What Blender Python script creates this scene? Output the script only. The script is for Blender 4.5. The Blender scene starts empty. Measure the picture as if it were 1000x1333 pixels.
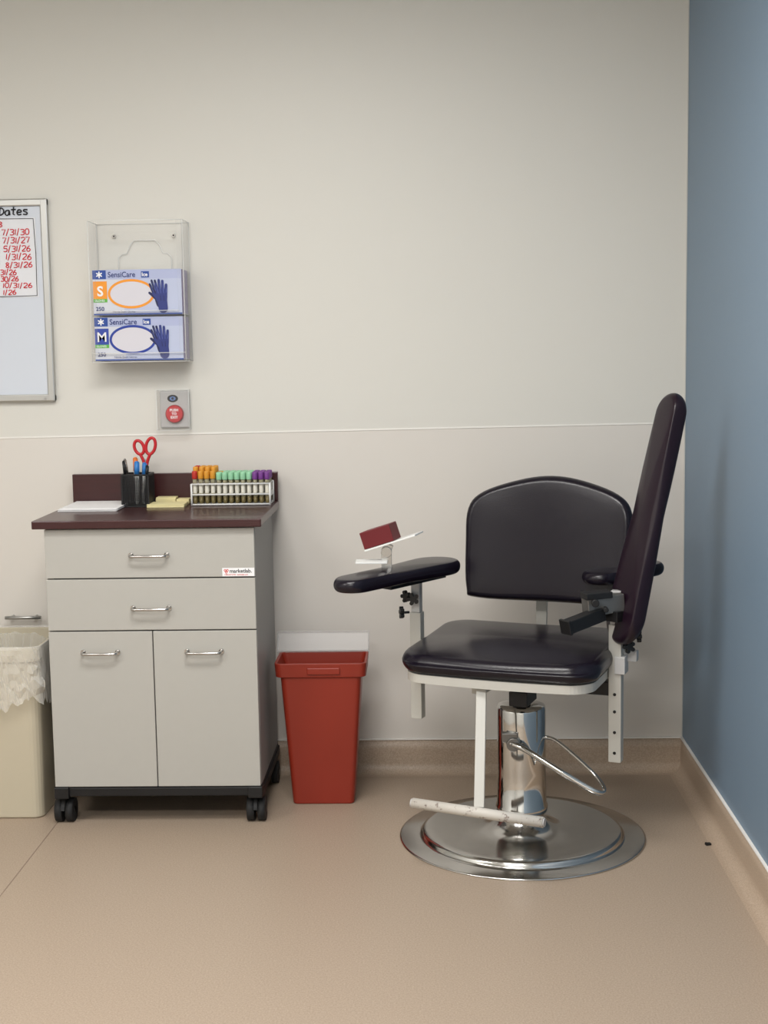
import bpy, bmesh, math, random
from mathutils import Vector, Matrix, noise
random.seed(7)
scene=bpy.context.scene
COL=scene.collection
V=Vector
# ---------------------------------------------------------------- colour / materials
def lin(c):
    c=c/255.
    return c/12.92 if c<=.04045 else ((c+.055)/1.055)**2.4
def rgb(r,g,b): return (lin(r),lin(g),lin(b),1)
MATS={}
def mat(name,col,rough=.5,metal=0.,spec=.5,noise_scale=0,noise_amt=0.,bump=0.,bump_scale=200,coat=0.,alpha=1.,trans=0.,sheen=0,ior=1.45,stretch=None):
    if name in MATS: return MATS[name]
    m=bpy.data.materials.new(name); m.use_nodes=True
    nt=m.node_tree; N=nt.nodes; L=nt.links
    b=N['Principled BSDF']
    b.inputs['Base Color'].default_value=col
    b.inputs['Roughness'].default_value=rough
    b.inputs['Metallic'].default_value=metal
    b.inputs['Specular IOR Level'].default_value=spec
    b.inputs['Coat Weight'].default_value=coat
    b.inputs['Alpha'].default_value=alpha
    b.inputs['Transmission Weight'].default_value=trans
    b.inputs['IOR'].default_value=ior
    tc=N.new('ShaderNodeTexCoord')
    mp=N.new('ShaderNodeMapping'); L.new(tc.outputs['Object'],mp.inputs[0])
    if stretch: mp.inputs['Scale'].default_value=stretch
    if noise_scale:
        n=N.new('ShaderNodeTexNoise'); n.inputs['Scale'].default_value=noise_scale; n.inputs['Detail'].default_value=4
        L.new(mp.outputs[0],n.inputs['Vector'])
        mx=N.new('ShaderNodeMix'); mx.data_type='RGBA'
        mx.inputs['A'].default_value=tuple(v*(1-noise_amt) for v in col[:3])+(1,)
        mx.inputs['B'].default_value=tuple(min(1,v*(1+noise_amt)) for v in col[:3])+(1,)
        L.new(n.outputs[0],mx.inputs['Factor']); L.new(mx.outputs['Result'],b.inputs['Base Color'])
    if bump:
        n2=N.new('ShaderNodeTexNoise'); n2.inputs['Scale'].default_value=bump_scale; n2.inputs['Detail'].default_value=3
        L.new(mp.outputs[0],n2.inputs['Vector'])
        bp=N.new('ShaderNodeBump'); bp.inputs['Strength'].default_value=bump; bp.inputs['Distance'].default_value=.002
        L.new(n2.outputs[0],bp.inputs['Height']); L.new(bp.outputs[0],b.inputs['Normal'])
    MATS[name]=m
    return m
def wall_mat():
    m=bpy.data.materials.new('painted_wall'); m.use_nodes=True
    nt=m.node_tree; N=nt.nodes; L=nt.links; b=N['Principled BSDF']
    b.inputs['Roughness'].default_value=.45; b.inputs['Specular IOR Level'].default_value=.35
    tc=N.new('ShaderNodeTexCoord'); sx=N.new('ShaderNodeSeparateXYZ'); L.new(tc.outputs['Object'],sx.inputs[0])
    a=N.new('ShaderNodeMath'); a.operation='MULTIPLY'; a.inputs[1].default_value=-.0083; L.new(sx.outputs['X'],a.inputs[0])
    c=N.new('ShaderNodeMath'); c.operation='ADD'; L.new(sx.outputs['Z'],c.inputs[0]); L.new(a.outputs[0],c.inputs[1])
    g=N.new('ShaderNodeMath'); g.operation='GREATER_THAN'; g.inputs[1].default_value=1.176; L.new(c.outputs[0],g.inputs[0])
    mx=N.new('ShaderNodeMix'); mx.data_type='RGBA'
    mx.inputs['A'].default_value=rgb(215,210,203); mx.inputs['B'].default_value=rgb(214,212,205)
    L.new(g.outputs[0],mx.inputs['Factor']); L.new(mx.outputs['Result'],b.inputs['Base Color'])
    n2=N.new('ShaderNodeTexNoise'); n2.inputs['Scale'].default_value=350
    L.new(tc.outputs['Object'],n2.inputs['Vector'])
    bp=N.new('ShaderNodeBump'); bp.inputs['Strength'].default_value=.08; bp.inputs['Distance'].default_value=.001
    L.new(n2.outputs[0],bp.inputs['Height']); L.new(bp.outputs[0],b.inputs['Normal'])
    return m
def floor_mat(name,k=1.0):
    m=bpy.data.materials.new(name); m.use_nodes=True
    nt=m.node_tree; N=nt.nodes; L=nt.links; b=N['Principled BSDF']
    b.inputs['Roughness'].default_value=.42; b.inputs['Specular IOR Level'].default_value=.4
    tc=N.new('ShaderNodeTexCoord')
    n=N.new('ShaderNodeTexNoise'); n.inputs['Scale'].default_value=230; n.inputs['Detail'].default_value=5; n.inputs['Roughness'].default_value=.8
    L.new(tc.outputs['Object'],n.inputs['Vector'])
    cr=N.new('ShaderNodeValToRGB'); L.new(n.outputs[0],cr.inputs[0])
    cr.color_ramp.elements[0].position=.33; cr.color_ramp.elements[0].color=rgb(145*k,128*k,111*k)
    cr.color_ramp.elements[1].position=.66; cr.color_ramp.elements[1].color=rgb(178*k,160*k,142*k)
    L.new(cr.outputs[0],b.inputs['Base Color'])
    bp=N.new('ShaderNodeBump'); bp.inputs['Strength'].default_value=.10; bp.inputs['Distance'].default_value=.001
    L.new(n.outputs[0],bp.inputs['Height']); L.new(bp.outputs[0],b.inputs['Normal'])
    return m
M_wall=wall_mat(); M_floor=floor_mat('vinyl_floor'); M_cove_shade_lifted=floor_mat('vinyl_cove_shade_lifted',1.07)  # same vinyl; cove colour lightened to offset weaker light on its upright face
M_blue=mat('blue_wall',rgb(112,134,155),.45,noise_scale=60,noise_amt=.02,bump=.1,bump_scale=300)
M_ceil=mat('ceiling_tile',rgb(226,226,222),.9,noise_scale=120,noise_amt=.05)
M_line=mat('seam_line',rgb(236,233,228),.5)
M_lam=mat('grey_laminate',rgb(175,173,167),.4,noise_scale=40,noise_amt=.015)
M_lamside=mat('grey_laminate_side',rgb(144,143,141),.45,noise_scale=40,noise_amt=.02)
M_gap=mat('dark_gap',rgb(45,42,42),.8)
M_mah=mat('mahogany_laminate',rgb(58,25,26),.32,noise_scale=14,noise_amt=.30,stretch=(1,12,12),coat=.15)
M_chrome=mat('chrome',rgb(205,205,203),.07,metal=1,noise_scale=8,noise_amt=.03)
M_steel=mat('brushed_steel',rgb(192,190,187),.22,metal=1,noise_scale=30,noise_amt=.05)
M_base=mat('polished_base',rgb(200,199,196),.15,metal=1,noise_scale=30,noise_amt=.05)
M_alu=mat('aluminium',rgb(190,190,188),.4,metal=1)
M_black=mat('black_plastic',rgb(20,20,22),.45)
M_blackm=mat('black_metal',rgb(28,28,30),.35,metal=.4)
M_rubber=mat('rubber',rgb(30,30,31),.7)
M_vinyl=mat('dark_vinyl',rgb(21,16,26),.26,spec=.42,bump=.10,bump_scale=260,noise_scale=5,noise_amt=.1)
M_vinyl2=mat('aubergine_vinyl',rgb(30,17,28),.28,spec=.42,bump=.10,bump_scale=260)
M_cream=mat('cream_metal',rgb(186,184,177),.38,noise_scale=25,noise_amt=.04)
M_white=mat('white_plastic',rgb(226,226,224),.4)
M_paper=mat('paper',rgb(232,231,231),.8)
M_sheet=mat('list_sheet',rgb(222,224,229),.6)
M_redbin=mat('red_plastic',rgb(138,43,27),.38,noise_scale=9,noise_amt=.06)
M_beige=mat('beige_plastic',rgb(190,181,160),.45,noise_scale=9,noise_amt=.03)
M_yel=mat('yellow_paper',rgb(230,219,168),.8)
M_red=mat('red_handle',rgb(190,32,40),.35)
M_orange=mat('orange',rgb(235,150,45),.5)
M_green=mat('green',rgb(95,175,70),.5)
M_bluep=mat('print_blue',rgb(38,72,150),.5)
M_blued=mat('print_navy',rgb(30,45,110),.5)
M_glove=mat('print_glove',rgb(42,54,122),.5)
M_gloved=mat('print_glove_dark',rgb(26,34,82),.5)
M_glovel=mat('print_glove_light',rgb(84,100,172),.5)
M_box=mat('box_card',rgb(205,208,218),.5)
M_boxside=mat('box_side',rgb(150,135,180),.5)
M_lav=mat('box_band',rgb(172,180,212),.5)
M_ov=mat('oval_inner',rgb(210,208,216),.5)
M_pw=mat('print_white',rgb(236,236,238),.5)
M_blk=mat('ink_black',rgb(18,18,20),.6)
M_inkred=mat('ink_red',rgb(210,30,46),.6)
M_logored=mat('logo_red',rgb(205,60,50),.5)
M_wbs=mat('whiteboard_surface',rgb(208,214,224),.22)
M_grey=mat('grey_plastic',rgb(182,181,180),.4)
M_maroon=mat('maroon_block',rgb(100,23,30),.45)
M_brass=mat('lever_grey',rgb(130,128,125),.35,metal=.8)
def clear_mat(name,col,dens,rough=.08,edge=.45):
    m=bpy.data.materials.new(name); m.use_nodes=True
    nt=m.node_tree; N=nt.nodes; L=nt.links
    b=N['Principled BSDF']; b.inputs['Base Color'].default_value=col; b.inputs['Roughness'].default_value=rough
    t=N.new('ShaderNodeBsdfTransparent'); mx=N.new('ShaderNodeMixShader')
    lw=N.new('ShaderNodeLayerWeight'); lw.inputs[0].default_value=.35
    mr=N.new('ShaderNodeMapRange'); mr.inputs['To Min'].default_value=dens; mr.inputs['To Max'].default_value=min(1,dens+edge)
    L.new(lw.outputs['Facing'],mr.inputs['Value']); L.new(mr.outputs[0],mx.inputs[0])
    L.new(t.outputs[0],mx.inputs[1]); L.new(b.outputs[0],mx.inputs[2]); L.new(mx.outputs[0],N['Material Output'].inputs[0])
    return m
M_acr=clear_mat('clear_acrylic',rgb(235,235,235),.03,.05,.22)
M_acre=clear_mat('acrylic_edge',rgb(250,250,248),.5)
M_lid=clear_mat('frosted_lid',rgb(205,202,200),.26,.3)
M_bag=clear_mat('bag_film',rgb(240,238,233),.26,.22,.55)
M_tube=clear_mat('tube_plastic',rgb(190,182,150),.5)
# ---------------------------------------------------------------- bmesh helpers
def box(bm,x0,x1,y0,y1,z0,z1,mi=0):
    vs=[bm.verts.new((x,y,z)) for x in (x0,x1) for y in (y0,y1) for z in (z0,z1)]
    for f in ((0,1,3,2),(4,6,7,5),(0,4,5,1),(2,3,7,6),(0,2,6,4),(1,5,7,3)):
        bm.faces.new([vs[i] for i in f]).material_index=mi
def obox(bm,c,ax,hs,mi=0):
    c=V(c); vs=[]
    for i in (-1,1):
        for j in (-1,1):
            for k in (-1,1): vs.append(bm.verts.new(c+V(ax[0])*hs[0]*i+V(ax[1])*hs[1]*j+V(ax[2])*hs[2]*k))
    for f in ((0,1,3,2),(4,6,7,5),(0,4,5,1),(2,3,7,6),(0,2,6,4),(1,5,7,3)):
        bm.faces.new([vs[i] for i in f]).material_index=mi
def frame_of(d,up=V((0,0,1))):
    d=V(d).normalized()
    if abs(d.dot(up))>.98: up=V((0,1,0))
    a=d.cross(up).normalized(); b=a.cross(d).normalized()
    return d,a,b
def bar(bm,p0,p1,w,h,mi=0,up=V((0,0,1))):
    p0=V(p0);p1=V(p1); d,a,b=frame_of(p1-p0,up)
    obox(bm,(p0+p1)/2,(d,a,b),((p1-p0).length/2,w/2,h/2),mi)
def cyl(bm,p0,p1,r0,r1=None,seg=24,mi=0,caps=True):
    if r1 is None: r1=r0
    p0=V(p0);p1=V(p1); d,a,b=frame_of(p1-p0)
    R=[]
    for p,r in ((p0,r0),(p1,r1)):
        R.append([bm.verts.new(p+(a*math.cos(t)+b*math.sin(t))*r) for t in [2*math.pi*i/seg for i in range(seg)]])
    for i in range(seg):
        j=(i+1)%seg
        f=bm.faces.new((R[0][i],R[0][j],R[1][j],R[1][i])); f.material_index=mi; f.smooth=True
    if caps:
        bm.faces.new(R[0]).material_index=mi; bm.faces.new(R[1]).material_index=mi
def tube(bm,pts,r,closed=False,seg=10,mi=0):
    pts=[V(p) for p in pts]; n=len(pts); R=[]
    rr=r if isinstance(r,(list,tuple)) else [r]*n
    prev=None
    for i,p in enumerate(pts):
        if closed: d=pts[(i+1)%n]-pts[i-1]
        else: d=pts[min(i+1,n-1)]-pts[max(i-1,0)]
        d=d.normalized()
        if prev is None: _,a,b=frame_of(d)
        else:
            a=(prev-d*prev.dot(d)).normalized(); b=a.cross(d)
        prev=a
        R.append([bm.verts.new(p+(a*math.cos(t)+b*math.sin(t))*rr[i]) for t in [2*math.pi*k/seg for k in range(seg)]])
    for i in range(n if closed else n-1):
        A=R[i];B_=R[(i+1)%n]
        for k in range(seg):
            l=(k+1)%seg
            f=bm.faces.new((A[k],A[l],B_[l],B_[k])); f.smooth=True; f.material_index=mi
    if not closed:
        bm.faces.new(R[0]).material_index=mi; bm.faces.new(R[-1]).material_index=mi
def catmull(pts,sub=6,closed=False):
    pts=[V(p) for p in pts]; n=len(pts); out=[]
    rng=range(n) if closed else range(n-1)
    for i in rng:
        if closed: p0,p1,p2,p3=pts[i-1],pts[i],pts[(i+1)%n],pts[(i+2)%n]
        else: p0,p1,p2,p3=pts[max(i-1,0)],pts[i],pts[i+1],pts[min(i+2,n-1)]
        for k in range(sub):
            t=k/sub
            out.append(.5*((2*p1)+(p2-p0)*t+(2*p0-5*p1+4*p2-p3)*t*t+(3*p1-p0-3*p2+p3)*t**3))
    if not closed: out.append(pts[-1])
    return out
def lathe(bm,prof,c,seg=64,mi=0):
    c=V(c);R=[]
    for r,z in prof:
        R.append([bm.verts.new(c+V((r*math.cos(t),r*math.sin(t),z))) for t in [2*math.pi*k/seg for k in range(seg)]])
    for i in range(len(prof)-1):
        for k in range(seg):
            l=(k+1)%seg; f=bm.faces.new((R[i][k],R[i][l],R[i+1][l],R[i+1][k])); f.smooth=True; f.material_index=mi
    bm.faces.new(R[0]).material_index=mi; bm.faces.new(R[-1]).material_index=mi
def rrect(w,d,r,n=5):
    out=[]
    for cx,cy,a0 in ((w/2-r,d/2-r,0),(-w/2+r,d/2-r,90),(-w/2+r,-d/2+r,180),(w/2-r,-d/2+r,270)):
        for k in range(n+1):
            a=math.radians(a0+90*k/n); out.append((cx+r*math.cos(a),cy+r*math.sin(a)))
    return out
def loft(bm,secs,mi=0,cap0=True,cap1=True,smooth=False):
    R=[]
    for cx,cy,z,w,d,r in secs: R.append([bm.verts.new((cx+x,cy+y,z)) for x,y in rrect(w,d,r)])
    n=len(R[0])
    for i in range(len(R)-1):
        for k in range(n):
            l=(k+1)%n; f=bm.faces.new((R[i][k],R[i][l],R[i+1][l],R[i+1][k])); f.material_index=mi; f.smooth=smooth
    if cap0: bm.faces.new(R[0][::-1]).material_index=mi
    if cap1: bm.faces.new(R[-1]).material_index=mi
def cushion(bm,outline,t,M,puff=.12,warp=None,mi=0):
    n=len(outline); cx=sum(p[0] for p in outline)/n; cy=sum(p[1] for p in outline)/n
    def prof(sgn):
        e=t*.5; L=[]
        for k in range(1,7):
            a=math.pi/2*k/6
            L.append((t*.45*(1-math.cos(a)), sgn*e*math.sin(a)))
        return L
    rings=[]
    def ring(inset,z,scale=1):
        out=[]
        for x,y in outline:
            dx,dy=x-cx,y-cy; l=math.hypot(dx,dy)
            f=(l-inset)/l*scale
            q=V((cx+dx*f,cy+dy*f,z))
            if warp: q=warp(q)
            out.append(bm.verts.new(M@q))
        return out
    top=prof(1); bot=prof(-1)
    for ins,z in reversed(bot): rings.append((ins,z,1))
    rings.append((0,0,1))
    for ins,z in top: rings.append((ins,z,1))
    e=t*.5; last=top[-1][0]
    for s in (.85,.65,.45,.25,.08): rings.append((last,e+puff*t*(1-s*s),s))
    RR=[ring(*q) for q in rings]
    for i in range(len(RR)-1):
        for k in range(n):
            l=(k+1)%n; f=bm.faces.new((RR[i][k],RR[i][l],RR[i+1][l],RR[i+1][k])); f.smooth=True; f.material_index=mi
    bm.faces.new(RR[0]).material_index=mi; bm.faces.new(RR[-1]).material_index=mi
# ---------------------------------------------------------------- object helpers
LOC={}
def thing(name,loc,label,category,group=None):
    o=bpy.data.objects.new(name,None); o.location=loc; o.empty_display_size=.05; COL.objects.link(o)
    o['label']=label; o['category']=category
    if group: o['group']=group
    LOC[o.name]=V(loc); return o
def mk(name,bm,mats,parent=None,label=None,category=None,bevel=0,bseg=2,kind=None,group=None,origin=None,angle=35,recalc=True):
    if recalc: bmesh.ops.recalc_face_normals(bm,faces=bm.faces)
    me=bpy.data.meshes.new(name); bm.to_mesh(me); bm.free()
    if not isinstance(mats,(list,tuple)): mats=[mats]
    for m in mats: me.materials.append(m)
    o=bpy.data.objects.new(name,me); COL.objects.link(o)
    base=V((0,0,0))
    if parent is not None: base=LOC[parent.name]; o.parent=parent
    org=V(origin) if origin is not None else (sum((v.co for v in me.vertices),V())/max(1,len(me.vertices)))
    me.transform(Matrix.Translation(-org)); o.location=org-base; LOC[o.name]=org
    if label: o['label']=label
    if category: o['category']=category
    if kind: o['kind']=kind
    if group: o['group']=group
    if bevel:
        b=o.modifiers.new('bevel','BEVEL'); b.width=bevel; b.segments=bseg; b.limit_method='ANGLE'; b.angle_limit=math.radians(angle)
    return o
def B(): return bmesh.new()
def text_bm(bm,s,x,z,y,size,mi=0,align='LEFT',sx=1.,shear=0,bold=0):
    cu=bpy.data.curves.new('t','FONT'); cu.body=s; cu.size=size; cu.align_x=align; cu.shear=shear; cu.offset=bold; cu.resolution_u=3
    ob=bpy.data.objects.new('t',cu); COL.objects.link(ob)
    dg=bpy.context.evaluated_depsgraph_get(); dg.update()
    me=bpy.data.meshes.new_from_object(ob.evaluated_get(dg))
    me.transform(Matrix.Translation((x,y,z))@Matrix.Rotation(math.pi/2,4,'X')@Matrix.Diagonal((sx,1,1,1)))
    n0=len(bm.faces); bm.from_mesh(me); bm.faces.ensure_lookup_table()
    for f in bm.faces[n0:]: f.material_index=mi
    bpy.data.objects.remove(ob); bpy.data.curves.remove(cu); bpy.data.meshes.remove(me)
def letter(P,s,x,z,y,size,m,**k):
    bm=B(); text_bm(bm,s,x,z,y,size,0,**k); return mk('printed_lettering',bm,[m],P,recalc=False)
def ell(bm,cx,cz,y,rx,rz,mi=0,n=40,inner=0):
    o=[bm.verts.new((cx+rx*math.cos(2*math.pi*k/n),y,cz+rz*math.sin(2*math.pi*k/n))) for k in range(n)]
    if inner:
        i=[bm.verts.new((cx+(rx-inner)*math.cos(2*math.pi*k/n),y,cz+(rz-inner)*math.sin(2*math.pi*k/n))) for k in range(n)]
        for k in range(n):
            l=(k+1)%n; bm.faces.new((o[k],o[l],i[l],i[k])).material_index=mi
    else: bm.faces.new(o).material_index=mi
def quad(bm,x0,x1,z0,z1,y,mi=0):
    bm.faces.new([bm.verts.new(p) for p in ((x0,y,z0),(x1,y,z0),(x1,y,z1),(x0,y,z1))]).material_index=mi
def capsule(bm,x0,z0,x1,z1,r0,r1,y,mi=0):
    d=V((x1-x0,0,z1-z0)); a=math.atan2(d.z,d.x); pts=[]
    for k in range(9):
        t=a+math.pi/2+math.pi*k/8; pts.append((x0+r0*math.cos(t),y,z0+r0*math.sin(t)))
    for k in range(9):
        t=a-math.pi/2+math.pi*k/8; pts.append((x1+r1*math.cos(t),y,z1+r1*math.sin(t)))
    bm.faces.new([bm.verts.new(p) for p in pts]).material_index=mi
# ================================================================ ROOM
XR=.85; XL=-3.2; YF=-5.7; ZC=2.75
bm=B(); box(bm,XL-.1,XR+.1,0,.1,-.05,ZC); mk('wall_back',bm,M_wall,kind='structure',origin=(0,0,0))
bm=B(); box(bm,XR,XR+.1,YF,0,-.05,ZC); mk('wall_right',bm,M_blue,kind='structure')
bm=B(); box(bm,XL-.1,XL,YF,0,-.05,ZC); mk('wall_left',bm,M_ceil,kind='structure')
bm=B(); box(bm,XL-.1,XR+.1,YF-.1,YF,-.05,ZC); mk('wall_front',bm,M_ceil,kind='structure')
bm=B(); box(bm,XL-.1,XR+.1,YF-.1,.1,-.1,0); mk('floor',bm,M_floor,kind='structure',origin=(0,0,0))
bm=B(); box(bm,XL-.1,XR+.1,YF-.1,.1,ZC,ZC+.1); mk('ceiling',bm,M_ceil,kind='structure')
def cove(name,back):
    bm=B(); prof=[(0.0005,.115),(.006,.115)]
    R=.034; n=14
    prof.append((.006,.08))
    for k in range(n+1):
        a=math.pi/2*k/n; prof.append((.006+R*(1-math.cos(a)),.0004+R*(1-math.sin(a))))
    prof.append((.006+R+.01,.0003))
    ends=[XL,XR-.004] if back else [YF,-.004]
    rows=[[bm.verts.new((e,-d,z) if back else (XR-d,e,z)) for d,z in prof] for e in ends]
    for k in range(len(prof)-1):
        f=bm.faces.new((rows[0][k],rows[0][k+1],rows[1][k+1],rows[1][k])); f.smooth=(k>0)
    mk(name,bm,M_cove_shade_lifted,kind='structure',origin=(0,0,0))
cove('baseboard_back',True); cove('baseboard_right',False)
bm=B(); box(bm,XL,XR,-.009,-.0005,.1155,.1195); mk('trim_1',bm,M_line,kind='structure')
bm=B(); box(bm,XR-.009,XR-.0005,YF,-.01,.1155,.1195); mk('trim_2',bm,M_line,kind='structure')
bm=B(); bar(bm,(XL,-.001,1.176+.0083*XL),(XR-.001,-.001,1.176+.0083*XR),.002,.0045); mk('trim_3',bm,M_line,kind='structure')
bm=B(); box(bm,XR-.003,XR-.0005,-.006,-.0006,.12,ZC-.01); mk('trim_4',bm,mat('corner_bead',rgb(190,192,190),.5),kind='structure')
bm=B(); box(bm,-1.163,-1.1605,YF,-.05,.0001,.0008); mk('trim_5',bm,mat('floor_weld',rgb(140,122,108),.5),kind='structure')
M_em=bpy.data.materials.new('troffer_diffuser'); M_em.use_nodes=True
_b=M_em.node_tree.nodes['Principled BSDF']; _b.inputs['Emission Color'].default_value=(1,.98,.95,1); _b.inputs['Emission Strength'].default_value=3.0
for i,(lx,ly) in enumerate(((-.45,-2.0),(-.55,-4.3),(-2.4,-2.9))):
    T=thing('ceiling_light',(lx,ly,ZC),'white recessed ceiling light panel with a frosted diffuser','ceiling light',group='recessed ceiling light panels')
    bm=B(); box(bm,lx-.6,lx+.6,ly-.3,ly+.3,ZC-.012,ZC-.004); mk('diffuser',bm,M_em,T)
    bm=B()
    box(bm,lx-.63,lx+.63,ly-.33,ly-.3,ZC-.02,ZC-.0005); box(bm,lx-.63,lx+.63,ly+.3,ly+.33,ZC-.02,ZC-.0005)
    box(bm,lx-.63,lx-.6,ly-.3,ly+.3,ZC-.02,ZC-.0005); box(bm,lx+.6,lx+.63,ly-.3,ly+.3,ZC-.02,ZC-.0005)
    mk('light_frame',bm,M_white,T)
    ld=bpy.data.lights.new('panel_lamp','AREA'); ld.shape='RECTANGLE'; ld.size=1.15; ld.size_y=.56; ld.energy=(38,70,27)[i]; ld.color=(1,.982,.95)
    lo=bpy.data.objects.new('panel_lamp',ld); COL.objects.link(lo); lo.location=(lx,ly,ZC-.03)
# ================================================================ CABINET
cx0,cx1=-1.157,-.523; yf=-.52; yb=-.045
T=thing('storage_cabinet',(-.84,-.28,0),'grey rolling cabinet, two drawers, two doors, mahogany top','cabinet')
bm=B(); box(bm,cx0,cx0+.018,yf+.02,yb,.118,.92); box(bm,cx1-.018,cx1,yf+.02,yb,.118,.92)
box(bm,cx0+.018,cx1-.018,yb-.01,yb,.118,.92); box(bm,cx0+.018,cx1-.018,yf+.024,yb-.01,.118,.136); box(bm,cx0+.018,cx1-.018,yf+.024,yb-.01,.9,.92)
box(bm,cx0+.018,cx1-.018,yf+.024,yf+.03,.136,.9,1)
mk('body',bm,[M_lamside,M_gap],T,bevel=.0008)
bm=B(); box(bm,-1.188,-.499,-.54,-.04,.921,.946); mk('countertop',bm,M_mah,T,label='dark mahogany laminate countertop',bevel=.003)
bm=B(); box(bm,-1.183,-.499,-.062,-.041,.947,1.043); mk('backsplash',bm,M_mah,T,label='mahogany backsplash strip',bevel=.002)
def handle(P,x0,x1,z):
    bm=B(); y=yf
    pts=[(x0+.006,y,z),(x0+.006,y-.018,z),(x0+.008,y-.024,z-.0005),(x0+.014,y-.027,z-.001),((x0+x1)/2,y-.028,z-.001),(x1-.014,y-.027,z-.001),(x1-.008,y-.024,z-.0005),(x1-.006,y-.018,z),(x1-.006,y,z)]
    tube(bm,pts,.0045,seg=12)
    for x in (x0+.006,x1-.006): cyl(bm,(x,y-.0002,z),(x,y-.004,z),.008,seg=16)
    mk('handle',bm,M_steel,P,label='brushed steel bow handle')
def front(name,x0,x1,z0,z1,hx0,hx1,hz):
    bm=B(); box(bm,x0,x1,yf,yf+.018,z0,z1); o=mk(name,bm,M_lam,T,bevel=.0015); handle(o,hx0,hx1,hz); return o
d1=front('drawer',cx0+.001,cx1-.001,.769,.917,-.902,-.781,.838)
d2=front('drawer',cx0+.001,cx1-.001,.609,.765,-.901,-.780,.677)
front('door',cx0+.001,-.8405,.122,.605,-1.058,-.941,.542)
front('door',-.8375,cx1-.001,.122,.605,-.742,-.626,.542)
bm=B(); box(bm,cx0+.002,cx1+.002,yf+.004,yb,.09,.118); 
for x in (cx0-.002,cx1-.04):
    box(bm,x,x+.045,yf-.006,yf+.04,.085,.121)
mk('base_frame',bm,M_black,T,label='black plastic base frame',bevel=.003)
bm=B(); box(bm,cx1-.003,cx1+.006,yf+.01,yb+.005,.085,.11); mk('base_rail',bm,M_black,T)
for x in (-1.138,-.543):
    for y in (-.475,-.105):
        bm=B()
        cyl(bm,(x-.028,y,.037),(x-.006,y,.037),.037,seg=28,mi=0); cyl(bm,(x+.006,y,.037),(x+.028,y,.037),.037,seg=28,mi=0)
        cyl(bm,(x-.030,y,.037),(x+.030,y,.037),.011,seg=16,mi=1)
        n=10; prev=None
        for k in range(n+1):
            a=math.radians(20+150*k/n); q=[bm.verts.new((x+s*.0055,y+math.cos(a)*rr,.037+math.sin(a)*rr)) for rr in (.012,.043) for s in (-1,1)]
            if prev:
                for a1,b1 in ((0,1),(1,3),(3,2),(2,0)): bm.faces.new((prev[a1],prev[b1],q[b1],q[a1])).material_index=0
            else: bm.faces.new((q[0],q[1],q[3],q[2]))
            prev=q
        bm.faces.new((prev[0],prev[1],prev[3],prev[2]))
        cyl(bm,(x,y,.070),(x,y,.09),.012,seg=16,mi=1)
        mk('caster',bm,[M_rubber,M_blackm],T,label='black twin-wheel caster')
bm=B(); dz=.0095
quad(bm,-.622,-.5255,.761+dz,.7865+dz,yf-.0006,0)
ell(bm,-.6135,.7790+dz,yf-.0010,.0038,.0038,1,20,inner=.0019); ell(bm,-.6065,.7790+dz,yf-.0010,.0038,.0038,1,20,inner=.0019); ell(bm,-.6100,.7735+dz,yf-.0012,.0038,.0038,1,20,inner=.0019)
text_bm(bm,'marketlab.',-.6000,.7720+dz,yf-.0010,.0158,2,sx=1.0,bold=.0003)
text_bm(bm,'1.866.237.3722  marketlab.com',-.616,.7642+dz,yf-.0010,.0056,1,bold=.0001)
mk('sticker',bm,[M_pw,M_logored,M_blk],d1,label='white sticker with red emblem and black lettering',recalc=False)
# ================================================================ ON THE COUNTER
zt=.9465
bm=B()
for k in range(4):
    z=zt+.0022*k; a=.004*(k%2)
    box(bm,-1.172+a,-.985+a,-.30+a,-.075+a,z,z+.0019)
mk('paper_stack',bm,M_paper,label='thin stack of white paper sheets on the countertop',category='paper')
PX,PY=-.945,-.155
T=thing('pen_cup',(PX,PY,zt),'black wire mesh pen cup holding pens and scissors','pen cup')
bm=B(); w=.043; h=.105
for s in range(4):
    a=s*math.pi/2; ca,sa=math.cos(a),math.sin(a)
    def tr(u,z): return V((PX+ca*w-sa*u,PY+sa*w+ca*u,zt+z))
    for k in range(-8,9):
        u=k*.005
        bar(bm,tr(u,.0),tr(u,h-.004),.0018,.0018)
    for k in range(1,20):
        z=.005*k; bar(bm,tr(-w,z),tr(w,z),.0016,.0018)
    bar(bm,tr(-w,h-.002),tr(w,h-.002),.006,.006); bar(bm,tr(-w,.003),tr(w,.003),.005,.006)
    bar(bm,tr(w,0),tr(w,h),.005,.005)
box(bm,PX-w,PX+w,PY-w,PY+w,zt+.0005,zt+.003)
mk('cup_mesh',bm,M_black,T)
def pen(name,label,x,y,dx,dy,L,r,mats,cap=.3,clip=True,cat='pen'):
    T=thing(name,(x,y,zt+.004),label,cat,)
    d=V((dx,dy,1)).normalized(); p=V((x,y,zt+.005))
    bm=B(); cyl(bm,p,p+d*.012,r*.3,r,seg=12); cyl(bm,p+d*.012,p+d*L*(1-cap),r,seg=12); mk('barrel',bm,mats[0],T)
    bm=B(); cyl(bm,p+d*L*(1-cap),p+d*L*.97,r*1.15,r*1.1,seg=12); cyl(bm,p+d*L*.97,p+d*L,r*1.1,r*.6,seg=12)
    if clip: bar(bm,p+d*L*.97+V((r*1.3,-r,0)),p+d*L*.78+V((r*1.3,-r,0)),.0022,.0018)
    mk('cap',bm,mats[1],T)
M_penblue=mat('pen_blue',rgb(50,120,190),.4); M_penor=mat('pen_orange',rgb(220,120,60),.4)
pen('pen','black ballpoint pen standing in the mesh cup',PX-.028,PY-.02,-.08,0,.145,.0045,[M_black,M_black])
pen('pen','black ballpoint pen with silver cap in the cup',PX-.024,PY+.018,-.14,.02,.150,.0045,[M_black,M_steel])
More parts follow.
